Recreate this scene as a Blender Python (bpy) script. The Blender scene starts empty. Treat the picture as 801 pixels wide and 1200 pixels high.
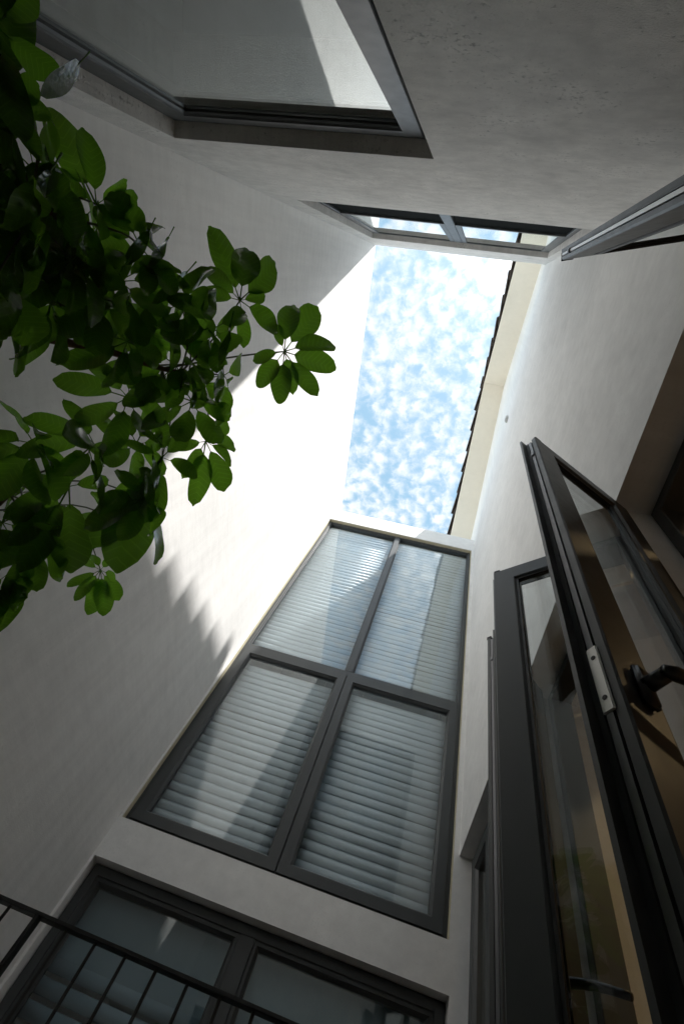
import bpy, bmesh, math, random
from mathutils import Vector, Matrix, Euler, Quaternion

random.seed(11)
S = bpy.context.scene
C = S.collection
rad = math.radians

# ------------------------------------------------------------------ camera
RT = Matrix(((0.95869042, -0.11729642, 0.25914134),
             (0.21484614, 0.89565387, -0.3894166),
             (-0.18642377, 0.42900548, 0.88385546)))      # world -> camera (x right, y down, z forward)
FPX = 575.02
cam_d = bpy.data.cameras.new('camera')
cam = bpy.data.objects.new('camera', cam_d)
C.objects.link(cam)
S.camera = cam
cam_d.sensor_fit = 'VERTICAL'
cam_d.sensor_height = 36.0
cam_d.lens = FPX * 36.0 / 1200.0
cam_d.clip_start = 0.02
cam_d.clip_end = 2000
r0, r1, r2 = RT[0], RT[1], RT[2]
cam.matrix_world = Matrix(((r0[0], -r1[0], -r2[0], 0), (r0[1], -r1[1], -r2[1], 0), (r0[2], -r1[2], -r2[2], 0), (0, 0, 0, 1)))

# ------------------------------------------------------------------ light
SUN_TO = Vector((1.656, -1.64, 5.4)).normalized()
sd = bpy.data.lights.new('sun', 'SUN')
sd.energy = 2.0
sd.angle = rad(0.65)
sd.color = (1.0, 0.97, 0.93)
sun = bpy.data.objects.new('sun', sd)
C.objects.link(sun)
sun.rotation_euler = (-SUN_TO).to_track_quat('-Z', 'Y').to_euler()
sun.location = SUN_TO * 30

world = bpy.data.worlds.new('World')
S.world = world
world.use_nodes = True
nt = world.node_tree
nt.nodes.clear()
def N(nt, kind, **kw):
    n = nt.nodes.new(kind)
    for k, v in kw.items():
        setattr(n, k, v)
    return n
out = N(nt, 'ShaderNodeOutputWorld')
bg = N(nt, 'ShaderNodeBackground')
bg.inputs['Strength'].default_value = 0.15
sky = N(nt, 'ShaderNodeTexSky', sky_type='NISHITA', sun_disc=False)
sky.sun_elevation = math.asin(SUN_TO.z)
sky.sun_rotation = math.atan2(SUN_TO.x, SUN_TO.y)
sky.air_density = 1.0
sky.dust_density = 0.6
sky.ozone_density = 1.0
tc = N(nt, 'ShaderNodeTexCoord')
sep = N(nt, 'ShaderNodeSeparateXYZ')
nt.links.new(tc.outputs['Generated'], sep.inputs[0])
zm = N(nt, 'ShaderNodeMath', operation='MAXIMUM'); zm.inputs[1].default_value = 0.08
nt.links.new(sep.outputs['Z'], zm.inputs[0])
dx = N(nt, 'ShaderNodeMath', operation='DIVIDE'); dy = N(nt, 'ShaderNodeMath', operation='DIVIDE')
nt.links.new(sep.outputs['X'], dx.inputs[0]); nt.links.new(zm.outputs[0], dx.inputs[1])
nt.links.new(sep.outputs['Y'], dy.inputs[0]); nt.links.new(zm.outputs[0], dy.inputs[1])
cmb = N(nt, 'ShaderNodeCombineXYZ')
nt.links.new(dx.outputs[0], cmb.inputs['X']); nt.links.new(dy.outputs[0], cmb.inputs['Y'])
n1 = N(nt, 'ShaderNodeTexNoise'); n1.inputs['Scale'].default_value = 38; n1.inputs['Detail'].default_value = 8; n1.inputs['Roughness'].default_value = 0.62
n1.inputs['Distortion'].default_value = 0.25
n2 = N(nt, 'ShaderNodeTexNoise'); n2.inputs['Scale'].default_value = 5.5; n2.inputs['Detail'].default_value = 3
for n in (n1, n2):
    nt.links.new(cmb.outputs[0], n.inputs['Vector'])
vor = N(nt, 'ShaderNodeTexVoronoi', feature='SMOOTH_F1'); vor.inputs['Scale'].default_value = 44; vor.inputs['Smoothness'].default_value = 0.7
wob = N(nt, 'ShaderNodeVectorMath', operation='MULTIPLY_ADD'); wob.inputs[1].default_value = (0.03, 0.03, 0.03)
nt.links.new(n1.outputs['Color'], wob.inputs[0]); nt.links.new(cmb.outputs[0], wob.inputs[2])
nt.links.new(wob.outputs[0], vor.inputs['Vector'])
pf_ = N(nt, 'ShaderNodeMath', operation='MULTIPLY_ADD'); pf_.inputs[1].default_value = -0.38
nt.links.new(vor.outputs['Distance'], pf_.inputs[0]); nt.links.new(n1.outputs['Fac'], pf_.inputs[2])
ad = N(nt, 'ShaderNodeMath', operation='MULTIPLY_ADD')
nt.links.new(n2.outputs['Fac'], ad.inputs[0]); ad.inputs[1].default_value = 0.55
nt.links.new(pf_.outputs[0], ad.inputs[2])
ramp = N(nt, 'ShaderNodeMapRange'); ramp.interpolation_type = 'SMOOTHSTEP'
ramp.inputs['From Min'].default_value = 0.36; ramp.inputs['From Max'].default_value = 0.92
nt.links.new(ad.outputs[0], ramp.inputs['Value'])
mixc = N(nt, 'ShaderNodeMix', data_type='RGBA')
# cloud whiter towards the sun, its glow raised there to add fill
sdot = N(nt, 'ShaderNodeVectorMath', operation='DOT_PRODUCT'); sdot.inputs[1].default_value = SUN_TO
nt.links.new(tc.outputs['Generated'], sdot.inputs[0])
smx = N(nt, 'ShaderNodeMath', operation='MAXIMUM'); smx.inputs[1].default_value = 0.0; nt.links.new(sdot.outputs['Value'], smx.inputs[0])
spw = N(nt, 'ShaderNodeMath', operation='POWER'); spw.inputs[1].default_value = 34.0; nt.links.new(smx.outputs[0], spw.inputs[0])
sma = N(nt, 'ShaderNodeMath', operation='MULTIPLY_ADD'); sma.inputs[1].default_value = 17.0; sma.inputs[2].default_value = 1.55
nt.links.new(spw.outputs[0], sma.inputs[0])
ccol = N(nt, 'ShaderNodeVectorMath', operation='SCALE'); ccol.inputs[0].default_value = (0.97, 0.985, 1.0)
nt.links.new(sma.outputs[0], ccol.inputs['Scale'])
nt.links.new(ccol.outputs[0], mixc.inputs['B'])
nt.links.new(ramp.outputs['Result'], mixc.inputs['Factor'])
veil = N(nt, 'ShaderNodeMix', data_type='RGBA')           # thin high haze between the cloud flecks
veil.inputs['Factor'].default_value = 0.66
veil.inputs['B'].default_value = (0.20, 0.40, 0.16, 1)
nt.links.new(sky.outputs[0], veil.inputs['A'])
nt.links.new(veil.outputs['Result'], mixc.inputs['A'])
nt.links.new(mixc.outputs['Result'], bg.inputs['Color'])
nt.links.new(bg.outputs[0], out.inputs[0])

S.view_settings.view_transform = 'Standard'
S.view_settings.look = 'None'
S.view_settings.exposure = 2.4
S.view_settings.gamma = 1.0
S.view_settings.use_curve_mapping = False
S.render.engine = 'CYCLES'
S.cycles.use_denoising = True
S.cycles.max_bounces = 10
S.cycles.diffuse_bounces = 6
S.cycles.glossy_bounces = 4
S.cycles.transmission_bounces = 8
S.cycles.transparent_max_bounces = 24
S.cycles.caustics_reflective = False
S.cycles.caustics_refractive = False
S.cycles.sample_clamp_indirect = 6.0

# ------------------------------------------------------------------ materials
def mat(name):
    m = bpy.data.materials.new(name)
    m.use_nodes = True
    return m, m.node_tree, m.node_tree.nodes['Principled BSDF']

def link(nt, a, b):
    nt.links.new(a, b)

def simple(name, col, rough=0.5, metallic=0.0, var=0.0, scale=20, bump=0.0, bscale=200, spec=0.5):
    m, nt, b = mat(name)
    b.inputs['Roughness'].default_value = rough
    b.inputs['Metallic'].default_value = metallic
    b.inputs['Specular IOR Level'].default_value = spec
    t = N(nt, 'ShaderNodeTexCoord')
    n = N(nt, 'ShaderNodeTexNoise'); n.inputs['Scale'].default_value = scale; n.inputs['Detail'].default_value = 5
    link(nt, t.outputs['Object'], n.inputs['Vector'])
    r = N(nt, 'ShaderNodeMapRange')
    r.inputs['To Min'].default_value = 1 - var; r.inputs['To Max'].default_value = 1 + var
    link(nt, n.outputs['Fac'], r.inputs['Value'])
    h = N(nt, 'ShaderNodeVectorMath', operation='SCALE')
    h.inputs[0].default_value = col
    link(nt, r.outputs[0], h.inputs['Scale'])
    link(nt, h.outputs[0], b.inputs['Base Color'])
    if bump:
        n2 = N(nt, 'ShaderNodeTexNoise'); n2.inputs['Scale'].default_value = bscale; n2.inputs['Detail'].default_value = 4
        link(nt, t.outputs['Object'], n2.inputs['Vector'])
        bp = N(nt, 'ShaderNodeBump'); bp.inputs['Strength'].default_value = bump; bp.inputs['Distance'].default_value = 0.003
        link(nt, n2.outputs['Fac'], bp.inputs['Height'])
        link(nt, bp.outputs[0], b.inputs['Normal'])
        rr = N(nt, 'ShaderNodeMapRange')
        rr.inputs['To Min'].default_value = rough * 0.8; rr.inputs['To Max'].default_value = min(1, rough * 1.25)
        link(nt, n.outputs['Fac'], rr.inputs['Value'])
        link(nt, rr.outputs[0], b.inputs['Roughness'])
    return m

def plaster(name, col, mott=0.10, pit=0.25, bump=0.35, pscale=95):
    """trowelled render: broad mottling, rain streaks, fine sandy relief and pits"""
    m, nt, b = mat(name)
    b.inputs['Roughness'].default_value = 0.88
    b.inputs['Specular IOR Level'].default_value = 0.25
    t = N(nt, 'ShaderNodeTexCoord')
    big = N(nt, 'ShaderNodeTexNoise'); big.inputs['Scale'].default_value = 1.3; big.inputs['Detail'].default_value = 5; big.inputs['Roughness'].default_value = 0.6
    link(nt, t.outputs['Object'], big.inputs['Vector'])
    mp = N(nt, 'ShaderNodeMapping'); mp.inputs['Scale'].default_value = (14, 14, 0.9)
    link(nt, t.outputs['Object'], mp.inputs['Vector'])
    st = N(nt, 'ShaderNodeTexNoise'); st.inputs['Scale'].default_value = 1.0; st.inputs['Detail'].default_value = 6; st.inputs['Roughness'].default_value = 0.65
    link(nt, mp.outputs[0], st.inputs['Vector'])
    mp2 = N(nt, 'ShaderNodeMapping'); mp2.inputs['Scale'].default_value = (5, 5, 22)
    link(nt, t.outputs['Object'], mp2.inputs['Vector'])
    tr = N(nt, 'ShaderNodeTexNoise'); tr.inputs['Scale'].default_value = 1.0; tr.inputs['Detail'].default_value = 7; tr.inputs['Roughness'].default_value = 0.62
    link(nt, mp2.outputs[0], tr.inputs['Vector'])
    a1 = N(nt, 'ShaderNodeMath', operation='ADD'); link(nt, big.outputs['Fac'], a1.inputs[0]); link(nt, st.outputs['Fac'], a1.inputs[1])
    a2 = N(nt, 'ShaderNodeMath', operation='ADD'); link(nt, a1.outputs[0], a2.inputs[0]); link(nt, tr.outputs['Fac'], a2.inputs[1])
    r = N(nt, 'ShaderNodeMapRange'); r.inputs['From Min'].default_value = 1.05; r.inputs['From Max'].default_value = 1.95
    r.inputs['To Min'].default_value = 1 - mott; r.inputs['To Max'].default_value = 1 + mott * 0.5
    link(nt, a2.outputs[0], r.inputs['Value'])
    # dark pits
    pn = N(nt, 'ShaderNodeTexNoise'); pn.inputs['Scale'].default_value = pscale; pn.inputs['Detail'].default_value = 6; pn.inputs['Roughness'].default_value = 0.7
    link(nt, t.outputs['Object'], pn.inputs['Vector'])
    pr = N(nt, 'ShaderNodeMapRange'); pr.inputs['From Min'].default_value = 0.59; pr.inputs['From Max'].default_value = 0.72
    pr.inputs['To Min'].default_value = 1.0; pr.inputs['To Max'].default_value = 1 - pit
    pz = N(nt, 'ShaderNodeMath', operation='MULTIPLY_ADD'); pz.inputs[1].default_value = 0.45
    pz2 = N(nt, 'ShaderNodeMath', operation='SUBTRACT'); pz2.inputs[1].default_value = 0.5
    link(nt, tr.outputs['Fac'], pz2.inputs[0]); link(nt, pz2.outputs[0], pz.inputs[0])
    link(nt, pn.outputs['Fac'], pz.inputs[2]); link(nt, pz.outputs[0], pr.inputs['Value'])
    mu = N(nt, 'ShaderNodeMath', operation='MULTIPLY'); link(nt, r.outputs[0], mu.inputs[0]); link(nt, pr.outputs[0], mu.inputs[1])
    h = N(nt, 'ShaderNodeVectorMath', operation='SCALE'); h.inputs[0].default_value = col
    link(nt, mu.outputs[0], h.inputs['Scale']); link(nt, h.outputs[0], b.inputs['Base Color'])
    fn = N(nt, 'ShaderNodeTexNoise'); fn.inputs['Scale'].default_value = 240; fn.inputs['Detail'].default_value = 3
    link(nt, t.outputs['Object'], fn.inputs['Vector'])
    hs = N(nt, 'ShaderNodeMath', operation='MULTIPLY_ADD'); hs.inputs[1].default_value = 0.35
    link(nt, fn.outputs['Fac'], hs.inputs[0]); link(nt, tr.outputs['Fac'], hs.inputs[2])
    hs2 = N(nt, 'ShaderNodeMath', operation='MULTIPLY_ADD'); hs2.inputs[1].default_value = 0.5
    link(nt, pr.outputs[0], hs2.inputs[0]); link(nt, hs.outputs[0], hs2.inputs[2])
    bp = N(nt, 'ShaderNodeBump'); bp.inputs['Strength'].default_value = bump; bp.inputs['Distance'].default_value = 0.008
    link(nt, hs2.outputs[0], bp.inputs['Height']); link(nt, bp.outputs[0], b.inputs['Normal'])
    return m

def glass(name, tint=(0.93, 0.95, 0.955), gain=1.5):
    m = bpy.data.materials.new(name); m.use_nodes = True
    nt = m.node_tree; nt.nodes.clear()
    o = N(nt, 'ShaderNodeOutputMaterial')
    tr = N(nt, 'ShaderNodeBsdfTransparent'); tr.inputs['Color'].default_value = (*tint, 1)
    gl = N(nt, 'ShaderNodeBsdfGlossy'); gl.inputs['Roughness'].default_value = 0.0
    gl.inputs['Color'].default_value = (0.93, 0.97, 0.97, 1)
    # Schlick reflectance, the same from both sides of the pane
    ge = N(nt, 'ShaderNodeNewGeometry')
    dt = N(nt, 'ShaderNodeVectorMath', operation='DOT_PRODUCT'); link(nt, ge.outputs['Incoming'], dt.inputs[0]); link(nt, ge.outputs['True Normal'], dt.inputs[1])
    ab = N(nt, 'ShaderNodeMath', operation='ABSOLUTE'); link(nt, dt.outputs['Value'], ab.inputs[0])
    om = N(nt, 'ShaderNodeMath', operation='SUBTRACT'); om.inputs[0].default_value = 1.0; link(nt, ab.outputs[0], om.inputs[1])
    pw = N(nt, 'ShaderNodeMath', operation='POWER'); pw.inputs[1].default_value = 5.0; link(nt, om.outputs[0], pw.inputs[0])
    sch = N(nt, 'ShaderNodeMath', operation='MULTIPLY_ADD'); sch.inputs[1].default_value = 0.96; sch.inputs[2].default_value = 0.04; link(nt, pw.outputs[0], sch.inputs[0])
    g = N(nt, 'ShaderNodeMath', operation='MULTIPLY'); g.inputs[1].default_value = gain; g.use_clamp = True
    link(nt, sch.outputs[0], g.inputs[0])
    mx = N(nt, 'ShaderNodeMixShader')
    link(nt, g.outputs[0], mx.inputs[0]); link(nt, tr.outputs[0], mx.inputs[1]); link(nt, gl.outputs[0], mx.inputs[2])
    link(nt, mx.outputs[0], o.inputs[0])
    # faint waviness of the panes
    t = N(nt, 'ShaderNodeTexCoord')
    n = N(nt, 'ShaderNodeTexNoise'); n.inputs['Scale'].default_value = 3.0; n.inputs['Detail'].default_value = 1
    link(nt, t.outputs['Object'], n.inputs['Vector'])
    bp = N(nt, 'ShaderNodeBump'); bp.inputs['Strength'].default_value = 0.02; bp.inputs['Distance'].default_value = 0.01
    link(nt, n.outputs['Fac'], bp.inputs['Height']); link(nt, bp.outputs[0], gl.inputs['Normal'])
    return m

def leaf_mat(name, col, tcol):
    m = bpy.data.materials.new(name); m.use_nodes = True
    nt = m.node_tree; b = nt.nodes['Principled BSDF']; o = nt.nodes['Material Output']
    oi = N(nt, 'ShaderNodeObjectInfo')
    t = N(nt, 'ShaderNodeTexCoord')
    s = N(nt, 'ShaderNodeSeparateXYZ'); link(nt, t.outputs['Object'], s.inputs[0])
    # side veins in the leaf's own coordinates
    ab = N(nt, 'ShaderNodeMath', operation='ABSOLUTE'); link(nt, s.outputs['Y'], ab.inputs[0])
    vm = N(nt, 'ShaderNodeMath', operation='MULTIPLY_ADD'); vm.inputs[1].default_value = -0.7
    link(nt, ab.outputs[0], vm.inputs[0]); link(nt, s.outputs['X'], vm.inputs[2])
    sc = N(nt, 'ShaderNodeMath', operation='MULTIPLY'); sc.inputs[1].default_value = 75; link(nt, vm.outputs[0], sc.inputs[0])
    sn = N(nt, 'ShaderNodeMath', operation='SINE'); link(nt, sc.outputs[0], sn.inputs[0])
    vr = N(nt, 'ShaderNodeMapRange'); vr.inputs['From Min'].default_value = 0.8; vr.inputs['From Max'].default_value = 1.0
    vr.inputs['To Min'].default_value = 1.0; vr.inputs['To Max'].default_value = 1.25
    link(nt, sn.outputs[0], vr.inputs['Value'])
    rv = N(nt, 'ShaderNodeMapRange'); rv.inputs['To Min'].default_value = 0.75; rv.inputs['To Max'].default_value = 1.2
    link(nt, oi.outputs['Random'], rv.inputs['Value'])
    mm = N(nt, 'ShaderNodeMath', operation='MULTIPLY'); link(nt, vr.outputs[0], mm.inputs[0]); link(nt, rv.outputs[0], mm.inputs[1])
    c1 = N(nt, 'ShaderNodeVectorMath', operation='SCALE'); c1.inputs[0].default_value = col; link(nt, mm.outputs[0], c1.inputs['Scale'])
    c2 = N(nt, 'ShaderNodeVectorMath', operation='SCALE'); c2.inputs[0].default_value = tcol; link(nt, mm.outputs[0], c2.inputs['Scale'])
    link(nt, c1.outputs[0], b.inputs['Base Color'])
    b.inputs['Roughness'].default_value = 0.24
    b.inputs['Coat Weight'].default_value = 0.6
    b.inputs['Coat Roughness'].default_value = 0.12
    b.inputs['Specular IOR Level'].default_value = 0.5
    tl = N(nt, 'ShaderNodeBsdfTranslucent'); link(nt, c2.outputs[0], tl.inputs['Color'])
    mx = N(nt, 'ShaderNodeMixShader'); mx.inputs[0].default_value = 0.46
    link(nt, b.outputs[0], mx.inputs[1]); link(nt, tl.outputs[0], mx.inputs[2]); link(nt, mx.outputs[0], o.inputs[0])
    bn = N(nt, 'ShaderNodeTexNoise'); bn.inputs['Scale'].default_value = 9; link(nt, t.outputs['Object'], bn.inputs['Vector'])
    bp = N(nt, 'ShaderNodeBump'); bp.inputs['Strength'].default_value = 0.25; bp.inputs['Distance'].default_value = 0.01
    link(nt, bn.outputs['Fac'], bp.inputs['Height']); link(nt, bp.outputs[0], b.inputs['Normal'])
    return m

def emit(name, col, strength):
    m = bpy.data.materials.new(name); m.use_nodes = True
    nt = m.node_tree; b = nt.nodes['Principled BSDF']
    b.inputs['Base Color'].default_value = (*col, 1)
    b.inputs['Emission Color'].default_value = (*col, 1)
    b.inputs['Emission Strength'].default_value = strength
    return m

M = {}
M['plaster'] = plaster('white_render', (0.86, 0.852, 0.835), 0.14, 0.12, 0.15)
M['plaster_rough'] = plaster('rough_render', (0.82, 0.80, 0.77), 0.30, 0.42, 1.0, 75)
M['cream'] = plaster('cream_soffit', (0.84, 0.80, 0.70), 0.06, 0.05, 0.1)
M['metal'] = simple('anthracite_frame', (0.052, 0.057, 0.059), 0.42, 0.0, 0.10, 30, 0.05, 500)
M['metal_dark'] = simple('dark_gasket', (0.012, 0.012, 0.012), 0.5, 0.0, 0.1, 30)
M['steel'] = simple('steel_plate', (0.55, 0.54, 0.52), 0.35, 0.9, 0.08, 60, 0.05, 300)
M['alu'] = simple('silver_edge', (0.16, 0.16, 0.17), 0.36, 0.5, 0.08, 60, 0.05, 300)
M['glass'] = glass('window_glass')
M['slat'] = simple('white_slat', (0.74, 0.81, 0.86), 0.38, 0.0, 0.06, 8)
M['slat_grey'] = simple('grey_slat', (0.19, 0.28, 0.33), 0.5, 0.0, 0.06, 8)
M['sealant'] = simple('sealant', (0.55, 0.50, 0.36), 0.7, 0.0, 0.2, 40)
M['room_teal'] = simple('teal_room_paint', (0.17, 0.25, 0.27), 0.8, 0.0, 0.08, 2)
M['tile'] = simple('roof_tile', (0.085, 0.07, 0.062), 0.8, 0.0, 0.35, 12, 0.4, 60)
M['rail'] = simple('black_railing', (0.014, 0.014, 0.014), 0.45, 0.0, 0.15, 40, 0.08, 200)
M['handle'] = simple('handle_black', (0.012, 0.012, 0.013), 0.3, 0.0, 0.1, 40)
M['room'] = simple('room_paint', (0.34, 0.31, 0.27), 0.8, 0.0, 0.08, 2)
M['room_warm'] = simple('warm_room_paint', (0.50, 0.41, 0.31), 0.7, 0.0, 0.08, 2)
M['room_dark'] = simple('dim_room_paint', (0.30, 0.31, 0.31), 0.8, 0.0, 0.08, 2)
M['wood'] = simple('oak_lining', (0.30, 0.21, 0.13), 0.5, 0.0, 0.25, 6)
M['ground'] = simple('ground', (0.22, 0.20, 0.17), 0.9, 0.0, 0.2, 3, 0.3, 50)
M['paving'] = simple('paving', (0.48, 0.45, 0.41), 0.8, 0.0, 0.2, 4, 0.3, 60)
M['bark'] = simple('bark', (0.13, 0.075, 0.04), 0.85, 0.0, 0.4, 60, 0.8, 120)
M['petiole'] = simple('petiole', (0.07, 0.085, 0.03), 0.5, 0.0, 0.2, 60)
M['leaf'] = leaf_mat('leaf', (0.032, 0.066, 0.020), (0.18, 0.40, 0.022))
M['pot'] = simple('pot_clay', (0.32, 0.16, 0.09), 0.8, 0.0, 0.2, 10, 0.2, 80)
M['cord'] = simple('blind_cord', (0.7, 0.68, 0.62), 0.7, 0.0, 0.05, 40)
M['lamp'] = emit('lamp_warm', (1.0, 0.72, 0.38), 45.0)
M['gap_dark'] = simple('dark_gap_black', (0.010, 0.012, 0.012), 0.95, 0.0, 0.1, 20, spec=0.03)  # matt black that stands in for unlit depth
M['white'] = simple('white_plastic', (0.62, 0.62, 0.60), 0.5, 0.0, 0.05, 20)

# ------------------------------------------------------------------ object helpers
WM = {}          # world matrix of every object built
I4 = Matrix.Identity(4)

def place(o, parent, mw):
    WM[o] = mw.copy()
    if parent is not None:
        o.parent = parent
        o.matrix_basis = WM[parent].inverted() @ mw
    else:
        o.matrix_basis = mw
    return o

def empty(name, loc=(0, 0, 0), parent=None, mw=None):
    o = bpy.data.objects.new(name, None)
    o.empty_display_size = 0.1
    C.objects.link(o)
    return place(o, parent, mw if mw is not None else Matrix.Translation(loc))

def mesh(name, verts, faces, m, parent=None, mw=I4, smooth=False):
    me = bpy.data.meshes.new(name)
    me.from_pydata([tuple(v) for v in verts], [], faces)
    bm = bmesh.new(); bm.from_mesh(me)
    bmesh.ops.recalc_face_normals(bm, faces=bm.faces)
    bm.to_mesh(me); bm.free()
    if smooth:
        for p in me.polygons:
            p.use_smooth = True
    me.materials.append(M[m])
    o = bpy.data.objects.new(name, me)
    C.objects.link(o)
    return place(o, parent, mw)

def again(src, name, parent, mw):
    """another object sharing src's mesh"""
    o = bpy.data.objects.new(name, src.data)
    C.objects.link(o)
    return place(o, parent, mw)

def tag(o, label=None, cat=None, group=None, kind=None):
    if label: o['label'] = label
    if cat: o['category'] = cat
    if group: o['group'] = group
    if kind: o['kind'] = kind
    return o

class MB:
    def __init__(self):
        self.v = []; self.f = []
    def add(self, vs, fs):
        k = len(self.v)
        self.v += [tuple(v) for v in vs]
        self.f += [tuple(i + k for i in f) for f in fs]
        return self
    def box(self, x0, x1, y0, y1, z0, z1, c=0.0):
        if c <= 0:
            vs = [(x, y, z) for z in (z0, z1) for y in (y0, y1) for x in (x0, x1)]
            return self.add(vs, [(0, 2, 3, 1), (4, 5, 7, 6), (0, 1, 5, 4), (2, 6, 7, 3), (0, 4, 6, 2), (1, 3, 7, 5)])
        bm = bmesh.new()
        bmesh.ops.create_cube(bm, size=1)
        for v in bm.verts:
            v.co = Vector(((x0 + x1) / 2 + v.co.x * (x1 - x0), (y0 + y1) / 2 + v.co.y * (y1 - y0), (z0 + z1) / 2 + v.co.z * (z1 - z0)))
        bmesh.ops.bevel(bm, geom=bm.edges[:], offset=c, segments=2, affect='EDGES')
        bm.verts.index_update()
        self.add([v.co for v in bm.verts], [[v.index for v in f.verts] for f in bm.faces])
        bm.free()
        return self
    def tube(self, pts, rads, n=8, cap=True):
        pts = [Vector(p) for p in pts]
        rings = []
        k0 = len(self.v)
        for i, p in enumerate(pts):
            a = pts[max(i - 1, 0)]; b = pts[min(i + 1, len(pts) - 1)]
            t = (b - a).normalized()
            ref = Vector((0, 0, 1)) if abs(t.z) < 0.9 else Vector((1, 0, 0))
            s = t.cross(ref).normalized(); q = s.cross(t).normalized()
            rr = rads[i] if hasattr(rads, '__len__') else rads
            for j in range(n):
                an = 2 * math.pi * j / n
                self.v.append(tuple(p + (s * math.cos(an) + q * math.sin(an)) * rr))
        for i in range(len(pts) - 1):
            for j in range(n):
                a = k0 + i * n + j; b = k0 + i * n + (j + 1) % n
                self.f.append((a, b, b + n, a + n))
        if cap:
            self.f.append(tuple(k0 + j for j in range(n)))
            e = k0 + (len(pts) - 1) * n
            self.f.append(tuple(e + j for j in range(n - 1, -1, -1)))
        return self
    def ring(self, u0, u1, w0, w1, prof):
        """mitred rectangular frame swept from a closed cross-section [(inset, n)]"""
        k = len(self.v); n = len(prof)
        for (cu, cw, su, sw) in ((u0, w0, 1, 1), (u1, w0, -1, 1), (u1, w1, -1, -1), (u0, w1, 1, -1)):
            for d, nn in prof:
                self.v.append((cu + su * d, cw + sw * d, nn))
        for c in range(4):
            c2 = (c + 1) % 4
            for i in range(n):
                j = (i + 1) % n
                self.f.append((k + c * n + i, k + c2 * n + i, k + c2 * n + j, k + c * n + j))
        return self
    def build(self, name, m, parent=None, mw=I4, smooth=False):
        return mesh(name, self.v, self.f, m, parent, mw, smooth)

def prof_rect(d0, d1, n0, n1, c=0.003):
    return [(d0, n0), (d1, n0), (d1, n1 - c), (d1 - c, n1), (d0 + c, n1), (d0, n1 - c)]

def prof_sash(w, n0, n1, bead=0.012, c=0.003, drop=0.020):
    """sash: flat face with eased edges and a sloped glazing bead"""
    return [(0, n0), (w + bead, n0), (w + bead, n1 - drop), (w, n1 - c - 0.003), (w - c, n1), (c, n1), (0, n1 - c)]

# ------------------------------------------------------------------ dimensions (metres from the lens)
XA, XC, YB, YD = -1.406, 0.562, 2.987, -0.392
Z_TOP, Z_BTOP = 6.60, 6.19
FLOOR, LOW = -0.40, -3.2

def wall(name, us, ws, holes, depth, m, parent, mw):
    """plate in the u,w plane, front at n=0, back at n=-depth, with rectangular holes given as cells"""
    us = sorted(us); ws = sorted(ws)
    def solid(i, j):
        if i < 0 or j < 0 or i >= len(us) - 1 or j >= len(ws) - 1:
            return False
        cu, cw = (us[i] + us[i + 1]) / 2, (ws[j] + ws[j + 1]) / 2
        return not any(a < cu < b and c < cw < d for a, b, c, d in holes)
    mb = MB()
    for i in range(len(us) - 1):
        for j in range(len(ws) - 1):
            if not solid(i, j):
                continue
            a, b, c, d = us[i], us[i + 1], ws[j], ws[j + 1]
            mb.add([(a, c, 0), (b, c, 0), (b, d, 0), (a, d, 0)], [(0, 1, 2, 3)])
            mb.add([(a, c, -depth), (b, c, -depth), (b, d, -depth), (a, d, -depth)], [(0, 3, 2, 1)])
            if not solid(i - 1, j): mb.add([(a, c, 0), (a, d, 0), (a, d, -depth), (a, c, -depth)], [(0, 1, 2, 3)])
            if not solid(i + 1, j): mb.add([(b, c, 0), (b, d, 0), (b, d, -depth), (b, c, -depth)], [(0, 3, 2, 1)])
            if not solid(i, j - 1): mb.add([(a, c, 0), (b, c, 0), (b, c, -depth), (a, c, -depth)], [(0, 3, 2, 1)])
            if not solid(i, j + 1): mb.add([(a, d, 0), (b, d, 0), (b, d, -depth), (a, d, -depth)], [(0, 1, 2, 3)])
    me = bpy.data.meshes.new(name)
    me.from_pydata(mb.v, [], mb.f)
    bm = bmesh.new(); bm.from_mesh(me)
    bmesh.ops.remove_doubles(bm, verts=bm.verts, dist=1e-5)
    bmesh.ops.recalc_face_normals(bm, faces=bm.faces)
    bm.to_mesh(me); bm.free()
    me.materials.append(M[m])
    o = bpy.data.objects.new(name, me); C.objects.link(o)
    return place(o, parent, mw)

def basis(U, Nn, origin):
    U = Vector(U).normalized(); Nn = Vector(Nn).normalized(); W = Vector((0, 0, 1))
    return Matrix(((U.x, W.x, Nn.x, origin[0]), (U.y, W.y, Nn.y, origin[1]), (U.z, W.z, Nn.z, origin[2]), (0, 0, 0, 1)))

MWB = basis((1, 0, 0), (0, -1, 0), (0, YB, 0))       # u = x
MWD = basis((-1, 0, 0), (0, 1, 0), (0, YD, 0))       # u = -x
MWC = basis((0, -1, 0), (-1, 0, 0), (XC, 0, 0))      # u = -y

def shift(mw, n):
    return mw @ Matrix.Translation((0, 0, n))

# ------------------------------------------------------------------ ground and terrace
tag(MB().box(-300, 300, -300, 300, LOW - 0.5, LOW).build('ground', 'ground'), kind='structure')
tag(MB().box(XA + 0.002, XC - 0.002, YD + 0.002, 2.22, FLOOR - 0.25, FLOOR, 0.006).build('terrace_floor', 'paving'), kind='structure')

# ------------------------------------------------------------------ wall A: blank party wall
wa = MB().box(XA - 0.28, XA, YD - 0.9, 4.4, LOW, Z_TOP, 0.006).build('party_wall', 'plaster')
tag(wa, 'blank white rendered wall with a sunlit upper half and toothed roof shadow', 'wall')

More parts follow.
